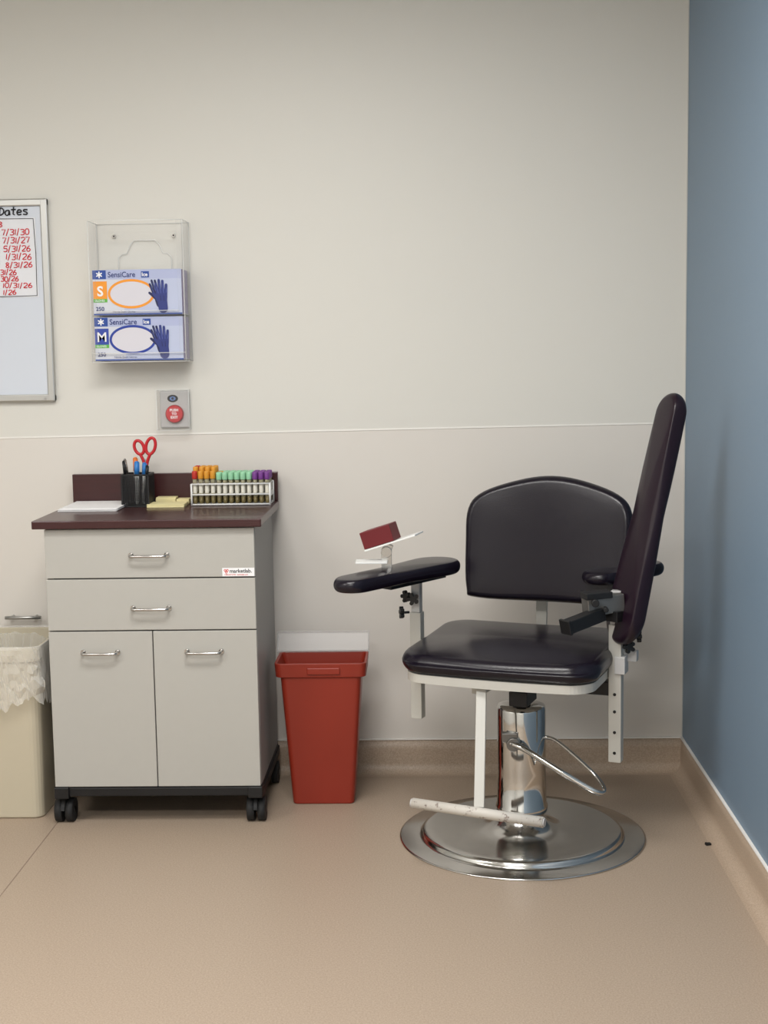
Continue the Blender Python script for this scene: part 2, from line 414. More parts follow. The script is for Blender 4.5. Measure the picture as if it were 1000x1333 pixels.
pen('marker','white marker with blue cap in the mesh cup',PX+.0,PY-.018,.02,0,.142,.0075,[M_white,M_penblue],cat='marker')
pen('marker','white marker with orange cap in the mesh cup',PX-.006,PY+.02,-.03,.02,.152,.007,[M_white,M_penor],cat='marker')
pen('pen','black ballpoint pen standing in the mesh cup',PX+.028,PY-.026,.08,0,.130,.0045,[M_black,M_black])
pen('marker','light blue highlighter leaning in the mesh cup',PX+.018,PY-.004,.05,.01,.137,.0065,[M_white,M_penblue],cat='marker')
T=thing('scissors',(PX+.024,PY+.03,zt+.01),'scissors with red looped handles standing in the cup','scissors')
sx,sy=PX+.022,PY+.028
bm=B(); bar(bm,(sx-.004,sy,zt+.012),(sx+.0,sy,zt+.15),.012,.002,up=V((0,1,0))); bar(bm,(sx+.008,sy+.002,zt+.012),(sx+.001,sy+.002,zt+.15),.012,.002,up=V((0,1,0))); cyl(bm,(sx+.002,sy-.004,zt+.125),(sx+.002,sy+.005,zt+.125),.004,seg=12); mk('blades',bm,M_steel,T)
def loop(cx,cz,rx,rz,ang):
    out=[]
    for k in range(24):
        t=2*math.pi*k/24; x=rx*math.cos(t); z=rz*math.sin(t)
        out.append((cx+x*math.cos(ang)-z*math.sin(ang),sy,cz+x*math.sin(ang)+z*math.cos(ang)))
    return out
for (lx,lz,rx,rz,an,bx) in ((-.019,.188,.015,.023,math.radians(18),-.003),(.019,.192,.015,.027,math.radians(-14),.004)):
    bm=B(); tube(bm,loop(sx+lx,zt+lz,rx,rz,an),.0052,closed=True)
    tube(bm,catmull([(sx+bx,sy,zt+.130),(sx+bx+lx*.25,sy,zt+.148),(sx+lx*.85,sy,zt+lz-rz)]),.0052)
    mk('scissor_handle',bm,M_red,T,label='red plastic loop handle')
for k,(x0,x1,y0,y1,z0,z1) in enumerate(((-.905,-.785,-.215,-.13,0,.010),(-.895,-.83,-.115,-.07,0,.022),(-.826,-.785,-.12,-.068,0,.016))):
    bm=B(); n=4
    for i in range(n):
        a=z0+(z1-z0)*i/n; j=random.uniform(-.001,.001); box(bm,x0+j,x1+j,y0+j,y1+j,zt+a,zt+a+(z1-z0)/n*.93)
    mk('note_pad',bm,M_yel,label=('wide flat pad of pale yellow notes','small thick stack of pale yellow notes','small square stack of pale yellow notes')[k],category='note pad',group='yellow note pads')
rx0,rx1,ry0,ry1=-.766,-.512,-.180,-.085
T=thing('test_tube_rack',((rx0+rx1)/2,(ry0+ry1)/2,zt),'white wire rack full of capped blood collection tubes','rack')
bm=B()
for z in (.004,.036,.070):
    tube(bm,[(rx0,ry0,zt+z),(rx1,ry0,zt+z),(rx1,ry1,zt+z),(rx0,ry1,zt+z)],.0024,closed=True,seg=8)
for x in (rx0,rx1):
    for y in (ry0,ry1): cyl(bm,(x,y,zt),(x,y,zt+.071),.0032,seg=10)
for i in range(1,13):
    x=rx0+(rx1-rx0)*i/13
    for z in (.036,.070): cyl(bm,(x,ry0,zt+z),(x,ry1,zt+z),.0012,seg=6)
for j in range(1,4):
    y=ry0+(ry1-ry0)*j/4
    for z in (.036,.070): cyl(bm,(rx0,y,zt+z),(rx1,y,zt+z),.0012,seg=6)
box(bm,rx0,rx1,ry0,ry1,zt+.001,zt+.004)
for x in (rx0,rx1): box(bm,x-.0015,x+.0015,ry0,ry1,zt+.028,zt+.042)
mk('rack_frame',bm,M_white,T)
capm={'red':mat('cap_red',rgb(185,50,40),.4),'gold':mat('cap_gold',rgb(214,148,48),.4),'mint':mat('cap_mint',rgb(150,205,166),.4),'purple':mat('cap_purple',rgb(118,62,138),.4)}
capnames={'red':'clear blood collection tube with red cap','gold':'clear blood collection tube with golden yellow cap','mint':'clear blood collection tube with mint green cap','purple':'clear blood collection tube with purple cap'}
M_lab=mat('tube_label',rgb(222,218,205),.6); M_gel=mat('tube_gel',rgb(110,98,62),.4)
protos={}
def tube_obj(col,pos,s):
    if col not in protos:
        o=V((0,0,0))
        bm=B(); lathe(bm,[(.002,0),(.005,.002),(.0066,.006),(.0066,.022)],o,16,1); lathe(bm,[(.0066,.022),(.0066,.034)],o,16,0); lathe(bm,[(.0066,.034),(.0068,.035),(.0068,.062),(.0066,.063)],o,16,2); lathe(bm,[(.0066,.063),(.0066,.080)],o,16,0)
        b=mk('tube_body',bm,[M_tube,M_gel,M_lab],None,origin=(0,0,0),label='clear tube with paper label')
        bm=B(); lathe(bm,[(.0082,.078),(.0089,.080),(.0089,.098),(.0081,.102),(.0058,.102),(.0052,.1005)],o,16); c=mk('tube_cap',bm,capm[col],None,origin=(0,0,0))
        protos[col]=(b,c)
    b,c=protos[col]
    E=bpy.data.objects.new('blood_tube',None); COL.objects.link(E); E.location=pos; E.empty_display_size=.01
    E['label']=capnames[col]; E['category']='test tube'; E['group']='tubes standing in the rack'
    for q in (b,c):
        n=q.copy(); COL.objects.link(n); n.parent=E; n.location=(0,0,0); n.scale=(1,1,s)
for i in range(13):
    for j in range(4):
        x=rx0+(rx1-rx0)*(i+.5)/13; y=ry0+(ry1-ry0)*(j+.5)/4
        if i==0: col='red' if j!=1 else 'gold'
        elif i<=3: col='gold'
        elif i==4 and j==2: col='gold'
        elif i<=9: col='mint'
        else: col='purple'
        s=1.0
        if i<4: s=1.17 if j>0 else 1.05
        tube_obj(col,(x,y,zt+.0045),s)
for b,c in protos.values():
    bpy.data.objects.remove(b); bpy.data.objects.remove(c)
# ================================================================ WALL ITEMS
wx0,wx1,wz0,wz1=-2.15,-1.240,1.285,1.948
T=thing('whiteboard',((wx0+wx1)/2,0,wz0),'white dry-erase board in a silver aluminium frame on the wall','whiteboard')
bm=B(); box(bm,wx0+.01,wx1-.01,-.014,-.0003,wz0+.01,wz1-.01); mk('board_surface',bm,M_wbs,T)
bm=B(); fw=.024
box(bm,wx0,wx1,-.022,-.0003,wz0,wz0+fw); box(bm,wx0,wx1,-.022,-.0003,wz1-fw,wz1)
box(bm,wx0,wx0+fw,-.0222,-.0003,wz0,wz1); box(bm,wx1-fw,wx1,-.0222,-.0003,wz0,wz1)
mk('board_frame',bm,M_alu,T,label='brushed aluminium frame',bevel=.004)
bm=B(); text_bm(bm,'M',-1.278,wz0+.006,-.0226,.014,0,bold=.0004); mk('frame_emblem',bm,M_grey,T,recalc=False)
P=thing('paper_sheet',(-1.5,-.015,1.634),'white paper list with handwritten red dates on the whiteboard','paper')
bm=B(); box(bm,-1.60,-1.281,-.0155,-.0145,1.629,1.888); mk('sheet',bm,M_sheet,P)
GL={'0':[[(1,0),(3,0),(4,2),(4,4),(3,6),(1,6),(0,4),(0,2),(1,0)]],
'1':[[(2,6),(2,0)]],
'2':[[(0,5),(1,6),(3,6),(4,5),(3.6,3.5),(0,0),(4,0)]],
'3':[[(0,6),(3,6),(4,5),(3,3.4),(1.5,3.2),(3,3.1),(4,1.5),(3,0),(0,.2)]],
'5':[[(4,6),(.6,6),(.4,3.4),(2.8,3.6),(4,2),(3,0),(0,.2)]],
'6':[[(3.2,6),(1,4),(0,1.8),(1,0),(3,0),(4,1.4),(3,3),(1,2.8),(.2,1.8)]],
'7':[[(0,6),(4,6),(1.6,0)]],
'8':[[(2,3.2),(.4,4.6),(2,6),(3.6,4.6),(2,3.2),(.2,1.4),(2,0),(3.8,1.4),(2,3.2)]],
'/':[[(0,-1),(3,7)]],
'D':[[(.6,0),(.6,5.6)],[(-.4,5.8),(2.4,5.8),(4,4),(3.8,1.6),(2,.2),(-.2,0)]],
'a':[[(3.6,4),(1.4,4),(0,2),(1.2,0),(3,.6),(3.6,4),(4.2,0)]],
't':[[(2,6.5),(2,.6),(3.4,0)],[(0,4.4),(4,4.6)]],
'e':[[(.2,2),(3.6,2.4),(3,4),(1,4),(0,2),(1,0),(3.8,.4)]],
's':[[(3.8,4),(1,4),(.6,2.8),(3.4,1.6),(3,0),(0,.2)]]}
def hand(bm,s,x,z,h,r,width):
    units=[(.30 if ch=='1' else .72 if ch=='/' else 1.0) for ch in s]
    gap=.30; tot=sum(units)+gap*(len(s)-1); k=width/tot; kz=h/6.
    for ch,un_ in zip(s,units):
        jz=random.uniform(-.0010,.0010); sh=random.uniform(.0,.12)
        for st in GL[ch]:
            if ch=='1': pts=[(x+un_*k*.5+(pz-3)*kz*.12,-.0165,z+jz+pz*kz) for px,pz in st]
            else: pts=[(x+px/4.*un_*k+(pz-3)*kz*sh,-.0165,z+jz+pz*kz) for px,pz in st]
            if len(pts)>3: pts=[tuple(q) for q in catmull(pts,3)]
            tube(bm,pts,r,seg=6)
        x+=(un_+gap)*k
bm=B()
hand(bm,'Dates',-1.400,1.897,.023,.0022,.095)
tube(bm,[(-1.6,-.0165,1.882),(-1.4,-.0165,1.885),(-1.288,-.0165,1.884),(-1.284,-.0165,1.77),(-1.286,-.0165,1.634),(-1.42,-.0165,1.632),(-1.6,-.0165,1.633)],.0012,seg=6)
mk('black_handwriting',bm,M_blk,P,label='black handwritten heading and border lines')
bm=B()
for s,x,z,w_,hh_ in (('8',-1.405,1.858,.014,.0165),('7/31/30',-1.394,1.833,.090,.0175),('7/31/27',-1.393,1.806,.090,.0175),('5/31/26',-1.390,1.779,.088,.0175),('1/31/26',-1.384,1.753,.084,.0175),('8/31/26',-1.386,1.727,.088,.0165),('31/26',-1.404,1.704,.052,.0155),('30/26',-1.404,1.6825,.058,.015),('10/31/26',-1.398,1.661,.096,.0145),('1/26',-1.398,1.6395,.042,.0145)):
    hand(bm,s,x,z,hh_,.0016,w_)
mk('red_handwriting',bm,M_inkred,P,label='red handwritten dates')
hx0,hx1,hz0,hz1,hy=-1.083,-.778,1.412,1.862,-.125
T=thing('glove_box_holder',((hx0+hx1)/2,0,hz0),'clear acrylic wall holder carrying two boxes of gloves','glove holder')
bm=B(); box(bm,hx0,hx1,-.005,-.0002,hz0,hz1); mk('back_panel',bm,M_acr,T)
bm=B(); box(bm,hx0,hx0+.004,hy,-.0052,hz0,hz1); box(bm,hx1-.004,hx1,hy,-.0052,hz0,hz1)
box(bm,hx0+.0042,hx1-.0042,hy,-.0052,hz0,hz0+.004); box(bm,hx0+.0042,hx1-.0042,hy+.004,-.0052,1.5585,1.5625)
mk('side_panels',bm,M_acr,T)
bm=B()
box(bm,hx0,hx1,hy-.004,hy-.0002,hz0,hz0+.028); box(bm,hx0,hx0+.02,hy-.004,hy-.0002,hz0+.0282,hz1); box(bm,hx1-.02,hx1,hy-.004,hy-.0002,hz0+.0282,hz1); box(bm,hx0+.0202,hx1-.0202,hy-.004,hy-.0002,1.555,1.575)
mk('front_lip',bm,M_acr,T)
bm=B(); e=.0014
for a,b in (((hx0,hy-.004,hz1),(hx1,hy-.004,hz1)),((hx0,hy-.004,hz0),(hx0,hy-.004,hz1)),((hx1,hy-.004,hz0),(hx1,hy-.004,hz1)),((hx0,hy-.004,hz0),(hx1,hy-.004,hz0)),((hx0,-.003,hz1),(hx1,-.003,hz1)),((hx0,hy,hz1),(hx0,-.003,hz1)),((hx1,hy,hz1),(hx1,-.003,hz1)),((hx0,-.006,hz0),(hx0,-.006,hz1)),((hx1,-.006,hz0),(hx1,-.006,hz1)),((hx1,hy,hz0),(hx1,-.003,hz0)),((hx0+.02,hy-.004,1.575),(hx1-.02,hy-.004,1.575)),((hx0,hy-.004,hz0+.028),(hx1,hy-.004,hz0+.028))):
    cyl(bm,a,b,e,seg=6)
cxm=-.925
cut=[(-.088,1.70),(-.088,1.752),(-.075,1.765),(-.06,1.765),(-.05,1.79),(-.035,1.808),(.035,1.808),(.05,1.79),(.06,1.765),(.075,1.765),(.088,1.752),(.088,1.70)]
tube(bm,[(cxm+x,-.007,z) for x,z in cut],.0016,seg=6)
mk('acrylic_edges',bm,M_acre,T,label='bright polished acrylic edges')
for x in (-1.025,-.828):
    bm=B(); cyl(bm,(x,-.005,1.822),(x,-.009,1.822),.006,seg=16); cyl(bm,(x,-.009,1.822),(x,-.010,1.822),.003,seg=6,mi=1); mk('screw',bm,[M_steel,M_blk],T,label='steel mounting screw')
def glovebox(z0,z1,big,sizemat,ring):
    x0,x1=-1.075,-.787; y0=hy+.006; y=y0-.0006
    T=thing('glove_box',((x0+x1)/2,-.06,z0),('blue and white glove box with orange oval and S mark' if big=='S' else 'blue and white glove box with navy oval and M mark'),'glove box',group='glove boxes in the wall holder')
    bm=B(); box(bm,x0,x1,y0,-.012,z0,z1,0)
    mk('carton',bm,[M_box],T,bevel=.001)
    bm=B(); h=z1-z0
    quad(bm,x0,x1,z1-.030,z1,y,0)
    quad(bm,x0,x0+.044,z1-.029,z1-.001,y-.0003,1)
    c=(x0+.022,z1-.015)
    for k in range(3):
        a=math.radians(90+60*k); dx,dz=.009*math.cos(a),.009*math.sin(a)
        capsule(bm,c[0]-dx,c[1]-dz,c[0]+dx,c[1]+dz,.002,.002,y-.0006-.00005*k,2)
    quad(bm,x0+.001,x0+.046,z0+.052,z1-.036,y-.0003,3)
    quad(bm,x0+.001,x0+.046,z0+.041,z0+.052,y-.0003,4)
    quad(bm,x0,x1,z0,z0+.005,y-.0002,1)
    quad(bm,x0+.10,x1,z0+.005,z1-.030,y-.0002,9)
    ell(bm,x0+.124,z0+.067,y-.0004,.074,.045,10); ell(bm,x0+.124,z0+.067,y-.0008,.076,.047,5,inner=.0078)
    quad(bm,x0+.158,x0+.184,z1-.026,z1-.006,y-.0006,1)
    def glv(ox,oz,s,mi,yy,rot,flip=1):
        ca,sa=math.cos(rot),math.sin(rot)
        def R(px,pz): px*=s*flip; pz*=s; return (ox+px*ca-pz*sa, oz+px*sa+pz*ca)
        def cp(ax,az,bx_,bz,r0,r1,dy,m):
            A=R(ax,az);Bq=R(bx_,bz); capsule(bm,A[0],A[1],Bq[0],Bq[1],r0*s,r1*s,yy-dy,m)
        cp(0,-.008,0,.016,.0165,.0165,.0,mi)
        cp(0,.010,0,.034,.015,.019,.0001,mi)
        cp(-.012,.022,-.029,.046,.0075,.0048,.0002,mi)
        for i,(a0,b0,l) in enumerate(((-.0135,-.0175,.078),(-.0045,-.006,.090),(.0050,.0065,.086),(.0135,.0185,.072))):
            cp(a0,.038,b0,l,.0057,.0044,.0003+.0001*i,mi)
            cp(a0+.002,.045,b0+.002,l-.010,.0008,.0008,.0008,8)
        cp(-.0045,.02,-.006,.036,.0012,.0008,.0008,7); cp(.006,.018,.006,.036,.0012,.0008,.0008,7)
    glv(x0+.216,z0+.040,.80,7,y-.001,math.radians(16)); glv(x0+.226,z0+.0265,.92,6,y-.0022,math.radians(4))
    mk('printed_face',bm,[M_lav,M_bluep,M_pw,sizemat,M_green,ring,M_glove,M_gloved,M_glovel,mat('box_fade',rgb(184,192,217),.5),M_ov],T,recalc=False,label='printed front with colour patches, oval and glove picture')
    letter(T,'SensiCare',x0+.050,z1-.0235,y-.0010,.0245,M_blued,bold=.0003,sx=.90)
    letter(T,'Ice',x0+.160,z1-.0215,y-.0014,.0165,M_pw,bold=.0004)
    letter(T,big,x0+.0235,z0+.0615,y-.0010,.044,M_pw,align='CENTER',bold=(.0012 if big=='S' else .0004))
    letter(T,'GLOVES',x0+.005,z0+.0435,y-.0010,.009,M_pw,bold=.0001)
    letter(T,'250',x0+.008,z0+.014,y-.0010,.018,M_blued,bold=.0003)
    letter(T,'Nitrile Exam Gloves',x0+.062,z0+.008,y-.0010,.009,M_blued)
    bm=B(); quad_pts=[(x1+.0006,y0,z0+.002),(x1+.0006,-.012,z0+.002),(x1+.0006,-.012,z1-.002),(x1+.0006,y0,z1-.002)]
    bm.faces.new([bm.verts.new(p) for p in quad_pts]); mk('printed_side',bm,M_boxside,T,recalc=False)
glovebox(1.563,1.707,'S',M_orange,M_orange)
glovebox(1.4165,1.556,'M',mat('size_navy',rgb(48,70,160),.5),mat('ring_navy',rgb(35,60,150),.5))
T=thing('push_button_station',(-.843,0,1.186),'red push button on a grey plate under a clear cover','push button')
bm=B(); box(bm,-.893,-.793,-.012,-.0002,1.190,1.314); mk('back_plate',bm,M_grey,T,bevel=.006,bseg=3)
bm=B(); cyl(bm,(-.842,-.012,1.237),(-.842,-.022,1.237),.030,seg=40); cyl(bm,(-.842,-.022,1.237),(-.842,-.027,1.237),.030,.026,seg=40); mk('button',bm,M_red,T,label='round red push button')
for s,z in (('PUSH',1.246),('TO',1.234),('EXIT',1.222)): letter(T,s,-.842,z,-.0274,.012,M_pw,align='CENTER',bold=.0004)
bm=B(); ell(bm,-.848,1.288,-.0125,.018,.0125,0); ell(bm,-.848,1.288,-.0129,.010,.007,1); ell(bm,-.848,1.288,-.0133,.004,.004,0)
mk('indicator',bm,[M_blk,mat('indicator_blue',rgb(90,120,175),.4)],T,recalc=False,label='black oval indicator')
bm=B()
x0,x1,z0,z1,y0=-.897,-.789,1.184,1.318,-.045
box(bm,x0,x1,y0,y0+.002,z0,z1); box(bm,x0,x0+.002,y0+.0022,-.0015,z0,z1); box(bm,x1-.002,x1,y0+.0022,-.0015,z0,z1); box(bm,x0+.0022,x1-.0022,y0+.0022,-.0015,z0,z0+.002); box(bm,x0+.0022,x1-.0022,y0+.0022,-.0015,z1-.002,z1)
mk('clear_cover',bm,M_acr,T)
bm=B()
tube(bm,[(x0,y0,z0),(x1,y0,z0),(x1,y0,z1),(x0,y0,z1)],.0014,closed=True,seg=6)
mk('cover_edges',bm,M_acre,T)
# ================================================================ BINS
bx,by=-1.375,-.325
T=thing('waste_bin',(bx,by,0),'beige plastic wastebasket with a white liner, beside the cabinet','trash bin')
bm=B(); loft(bm,[(bx,by,.0,.31,.25,.03),(bx,by,.004,.315,.26,.03),(bx,by,.50,.335,.31,.035),(bx,by,.505,.345,.322,.035),(bx,by,.55,.350,.326,.035),(bx,by,.55,.332,.308,.03),(bx,by,.50,.322,.298,.03),(bx,by,.012,.30,.24,.025)],smooth=False)
mk('bin_body',bm,M_beige,T,bevel=.002)
bm=B(); n=190; rows=[]
outl=rrect(.354,.330,.036,6)
def along(pts,n):
    P2=[V((p[0],p[1],0)) for p in pts]; Ls=[(P2[(i+1)%len(P2)]-P2[i]).length for i in range(len(P2))]; tot=sum(Ls); out=[]
    for k in range(n):
        s=tot*k/n; i=0
        while s>Ls[i]: s-=Ls[i]; i+=1
        out.append(P2[i].lerp(P2[(i+1)%len(P2)],s/Ls[i]))
    return out
per=along(outl,n)
levels=[(-.05,.36),(-.035,.42),(-.02,.49),(-.012,.53),(.0,.5535),(.003,.5535),(.005,.545),(.007,.53),(.008,.51),(.009,.49),(.010,.47),(.011,.45),(.012,.43),(.012,.41),(.012,.39),(.011,.37)]
for li,(off,z) in enumerate(levels):
    row=[]
    for k,pv in enumerate(per):
        d=pv.normalized()
        nz=noise.noise(V((pv.x*22+z*9,pv.y*22,z*17)))
        nf=noise.noise(V((pv.x*60,pv.y*60-z*20,z*40+3)))
        amp=.0 if li in (4,5) else min(1,abs(li-4.5)/4)
        right=1 if d.x<.75 else .35
        o=off+amp*(abs(nz)*.026+abs(nf)*.014)*(right if off>=0 else -1)
        zz=z
        if li>6: zz=z+ (li-6)/9*(.09*noise.noise(V((pv.x*8,pv.y*8,1.7)))+.03*nf)
        row.append(bm.verts.new((bx+pv.x+d.x*o,by+pv.y+d.y*o,zz)))
    rows.append(row)
for i in range(len(rows)-1):
    for k in range(n):
        l=(k+1)%n; f=bm.faces.new((rows[i][k],rows[i][l],rows[i+1][l],rows[i+1][k])); f.smooth=False
mk('bin_liner',bm,M_bag,T,label='crinkled translucent white plastic liner')
bm=B(); cyl(bm,(-1.44,-.03,.556),(-1.318,-.03,.556),.006,seg=16)
for x in (-1.42,-1.34): cyl(bm,(x,-.0003,.556),(x,-.03,.556),.005,seg=12)
mk('wall_rail',bm,M_alu,label='short brushed steel rail fixed to the wall',category='rail')
rbx,rby=-.348,-.262
T=thing('sharps_bin',(rbx,rby,0),'red tapered plastic waste bin with translucent lid','waste bin')
bm=B()
loft(bm,[(rbx,rby,.0,.190,.135,.014),(rbx,rby,.004,.196,.14,.016),(rbx,rby,.415,.256,.165,.018),(rbx,rby,.418,.286,.178,.02),(rbx,rby,.462,.292,.182,.02),(rbx,rby,.462,.276,.166,.016),(rbx,rby,.42,.250,.156,.014),(rbx,rby,.012,.186,.13,.012)])
mk('bin_body',bm,M_redbin,T,bevel=.002)
bm=B(); obox(bm,(rbx+.01,rby-.092,.438),((1,0,0),(0,1,0),(0,0,1)),(.052,.003,.011)); mk('rim_tab',bm,M_redbin,T,bevel=.003)
bm=B()
yl=-.175
lc=V((rbx-.004,yl+.017,.492)); lv=V((0,.56,.83)).normalized(); ln=V((0,-.83,.56)).normalized()
obox(bm,lc,((1,0,0),lv,ln),(.150,.034,.002))
for s in (-1,1):
    q=lc+lv*.034*s; bar(bm,q-V((.151,0,0)),q+V((.151,0,0)),.008,.007)
    q=lc+V((.149*s,0,0)); bar(bm,q-lv*.030,q+lv*.030,.005,.008)
mk('bin_lid',bm,M_lid,T,label='translucent frosted lid standing open',bevel=.0015)
# ================================================================ CHAIR
CX,CY=.264,-.62; PH=math.radians(-20)
lat=V((math.cos(PH),math.sin(PH),0)); bck=V((-math.sin(PH),math.cos(PH),0)); UP=V((0,0,1)); CC=V((CX,CY,0))
def W(lx,ly,z): return CC+lat*lx+bck*ly+UP*z
CH=thing('phlebotomy_chair',(CX,CY,0),'dark padded blood-draw chair with flip-up arm on a round chrome base','chair')
bm=B(); lathe(bm,[(.362,.0005),(.363,.003),(.358,.005),(.305,.007),(.299,.009),(.296,.013),(.295,.019),(.289,.024),(.278,.026),(.262,.025),(.18,.023),(.135,.024),(.112,.028),(.095,.035),(.078,.047),(.066,.060),(.060,.072),(.057,.085)],(CX,CY,0),128); mk('pedestal_base',bm,M_base,CH,label='wide round polished chrome base plate')
bm=B(); lathe(bm,[(.050,.074),(.070,.075),(.0755,.078),(.077,.084),(.077,.095),(.073,.100),(.0715,.20),(.0715,.385),(.069,.395),(.060,.399),(.03,.400)],(CX,CY,0),64); mk('pedestal_column',bm,M_chrome,CH,label='polished chrome hydraulic column')
bm=B(); cyl(bm,(CX,CY,.398),(CX,CY,.50),.018,seg=28); cyl(bm,(CX,CY,.398),(CX,CY,.422),.028,seg=28); mk('piston',bm,M_blackm,CH,label='dark steel piston')
bm=B()
lp=[(.222,-.700,.305),(.27,-.735,.292),(.36,-.775,.243),(.445,-.80,.197),(.478,-.795,.184),(.488,-.77,.190),(.468,-.73,.215),(.41,-.68,.262),(.36,-.645,.296),(.325,-.63,.302)]
lev=catmull(lp,6); nl=len(lev); tube(bm,lev,[.0085 if i<nl*.38 else max(.0055,.0085-.0006*(i-nl*.38)) for i in range(nl)],seg=12); mk('pump_lever',bm,M_chrome,CH,label='bent chrome rod lever')
bm=B(); cyl(bm,(.235,-.672,.300),(.235,-.712,.300),.020,seg=20); cyl(bm,(.235,-.712,.300),(.235,-.718,.300),.010,seg=6); obox(bm,(.225,-.69,.318),((1,0,0),(0,1,0),(0,0,1)),(.022,.012,.014)); mk('lever_pivot',bm,M_brass,CH,bevel=.002)
def superrect(w,d,r,front_bow=0,back_bow=0,n=10):
    base=rrect(w,d,r,n); res=[]; m=len(base)
    for i in range(m):
        a=base[i]; b=base[(i+1)%m]; L=math.hypot(b[0]-a[0],b[1]-a[1]); k=max(1,int(L/.03))
        for j in range(k): res.append((a[0]+(b[0]-a[0])*j/k,a[1]+(b[1]-a[1])*j/k))
    out=[]
    for x,y in res:
        u=1-(2*x/w)**2
        if y<0: y-=front_bow*u*(-2*y/d)
        else: y+=back_bow*u*(2*y/d)
        out.append((x,y))
    return out
so=W(-.006,-.035,.562)
Mseat=Matrix.Translation(so)@Matrix(((lat.x,bck.x,0,0),(lat.y,bck.y,0,0),(0,0,1,0),(0,0,0,1)))
def seatwarp(qv):
    qv=qv.copy(); 
    if qv.z>0: qv.z+= .010*max(0,(qv.y/.24))-.012*max(0,(-qv.y/.25))**2
    return qv
bm=B(); cushion(bm,superrect(.575,.465,.075,.020,0),.066,Mseat,puff=.16,warp=seatwarp); mk('seat',bm,M_vinyl,CH,label='dark padded vinyl seat cushion')
bm=B(); Mp=Mseat@Matrix.Translation((0,0,-.050))
o=superrect(.545,.44,.065,.02,0); 
R0=[bm.verts.new(Mp@V((x,y,-.007))) for x,y in o]; R1=[bm.verts.new(Mp@V((x,y,.017))) for x,y in o]
for k in range(len(o)):
    l=(k+1)%len(o); bm.faces.new((R0[k],R0[l],R1[l],R1[k]))
bm.faces.new(R0); bm.faces.new(R1)
mk('seat_pan',bm,M_cream,CH,label='cream metal seat pan')
bm=B()
bar(bm,W(-.315,-.02,.478),W(.30,-.02,.478),.038,.030,0)
bar(bm,W(-.06,-.23,.488),W(-.02,.26,.488),.035,.022,0)
obox(bm,W(0,0,.492),(lat,bck,UP),(.10,.10,.008),0)
obox(bm,W(.060,-.19,.474),(lat,bck,UP),(.026,.05,.020),1)
obox(bm,W(-.235,-.02,.474),(lat,bck,UP),(.035,.024,.020),1)
obox(bm,W(.235,-.02,.474),(lat,bck,UP),(.035,.024,.020),1)
mk('seat_frame',bm,[M_cream,M_blackm],CH,bevel=.002,label='cream cross bars with black sockets under the seat')
bm=B(); bar(bm,W(-.045,-.24,.495),W(-.012,-.37,.20),.028,.022)
mk('footrest_strut',bm,M_cream,CH,bevel=.002)
def worn():
    m=mat('worn_cream',rgb(205,200,190),.45); nt=m.node_tree; N=nt.nodes; L=nt.links; b=N['Principled BSDF']
    tc=N.new('ShaderNodeTexCoord'); n=N.new('ShaderNodeTexNoise'); n.inputs['Scale'].default_value=55; n.inputs['Detail'].default_value=6; n.inputs['Roughness'].default_value=.7
    L.new(tc.outputs['Object'],n.inputs[0]); cr=N.new('ShaderNodeValToRGB'); L.new(n.outputs[0],cr.inputs[0])
    cr.color_ramp.elements[0].position=.36; cr.color_ramp.elements[0].color=rgb(120,104,96); cr.color_ramp.elements[1].position=.44; cr.color_ramp.elements[1].color=rgb(196,191,183)
    L.new(cr.outputs[0],b.inputs['Base Color']); return m
bm=B(); f0=V((-.055,-.905,.195)); f1=V((.293,-1.045,.187)); cyl(bm,f0,f1,.0145,seg=24); d=(f1-f0).normalized(); cyl(bm,f0-d*.004,f0,.012,seg=20,mi=1); cyl(bm,f1,f1+d*.004,.012,seg=20,mi=1)
mk('footrest_bar',bm,[worn(),M_grey],CH,label='scuffed cream round footrest bar')
hw=.258
tops=catmull([(-hw*.97,-.16,0),(-hw,-.02,0),(-hw*.985,.085,0),(-.210,.138,0),(-.10,.178,0),(0,.192,0),(.10,.178,0),(.210,.138,0),(hw*.985,.085,0),(hw,-.02,0),(hw*.97,-.16,0),(.218,-.19,0),(0,-.192,0),(-.218,-.19,0)],5,closed=True)
bo=[(p.x,p.y) for p in tops]
tilt=math.radians(9)
zb=(bck*math.sin(tilt)+UP*math.cos(tilt)); nb=(-bck*math.cos(tilt)+UP*math.sin(tilt))
cb=W(.025,.235,.858)
Mb=Matrix(((lat.x,zb.x,nb.x,cb.x),(lat.y,zb.y,nb.y,cb.y),(lat.z,zb.z,nb.z,cb.z),(0,0,0,1)))
def bwarp(qv):
    qv=qv.copy(); qv.z+=.030*(qv.x/.25)**2; return qv
bm=B(); cushion(bm,bo,.055,Mb,puff=.10,warp=bwarp); mk('backrest',bm,M_vinyl,CH,label='dark padded vinyl backrest with arched top')
bm=B(); 
bar(bm,W(-.02,.20,.485),W(-.02,.305,.485),.034,.016); bar(bm,W(-.02,.290,.478),W(-.02,.330,.93),.034,.014,up=bck)
mk('backrest_bracket',bm,M_cream,CH,bevel=.002)
pl=V((-.040,-.510,0))
bm=B(); bar(bm,pl+UP*.33,pl+UP*.655,.034,.034,up=bck); mk('arm_post',bm,M_cream,CH,bevel=.002)
bm=B(); bar(bm,pl+UP*.655,pl+UP*.765,.027,.027,up=bck); mk('arm_upright',bm,M_grey,CH,bevel=.002,label='grey telescoping arm upright')
def knob(c,d,P):
    bm=B(); c=V(c); d,a,b=frame_of(d)
    cyl(bm,c-d*.018,c,.004,seg=10); cyl(bm,c,c+d*.012,.010,seg=16)
    for k in range(5):
        t=2*math.pi*k/5; pp=c+(a*math.cos(t)+b*math.sin(t))*.013; cyl(bm,pp,pp+d*.012,.006,seg=12)
    mk('knob',bm,M_black,P,label='black star knob',bevel=.0015)
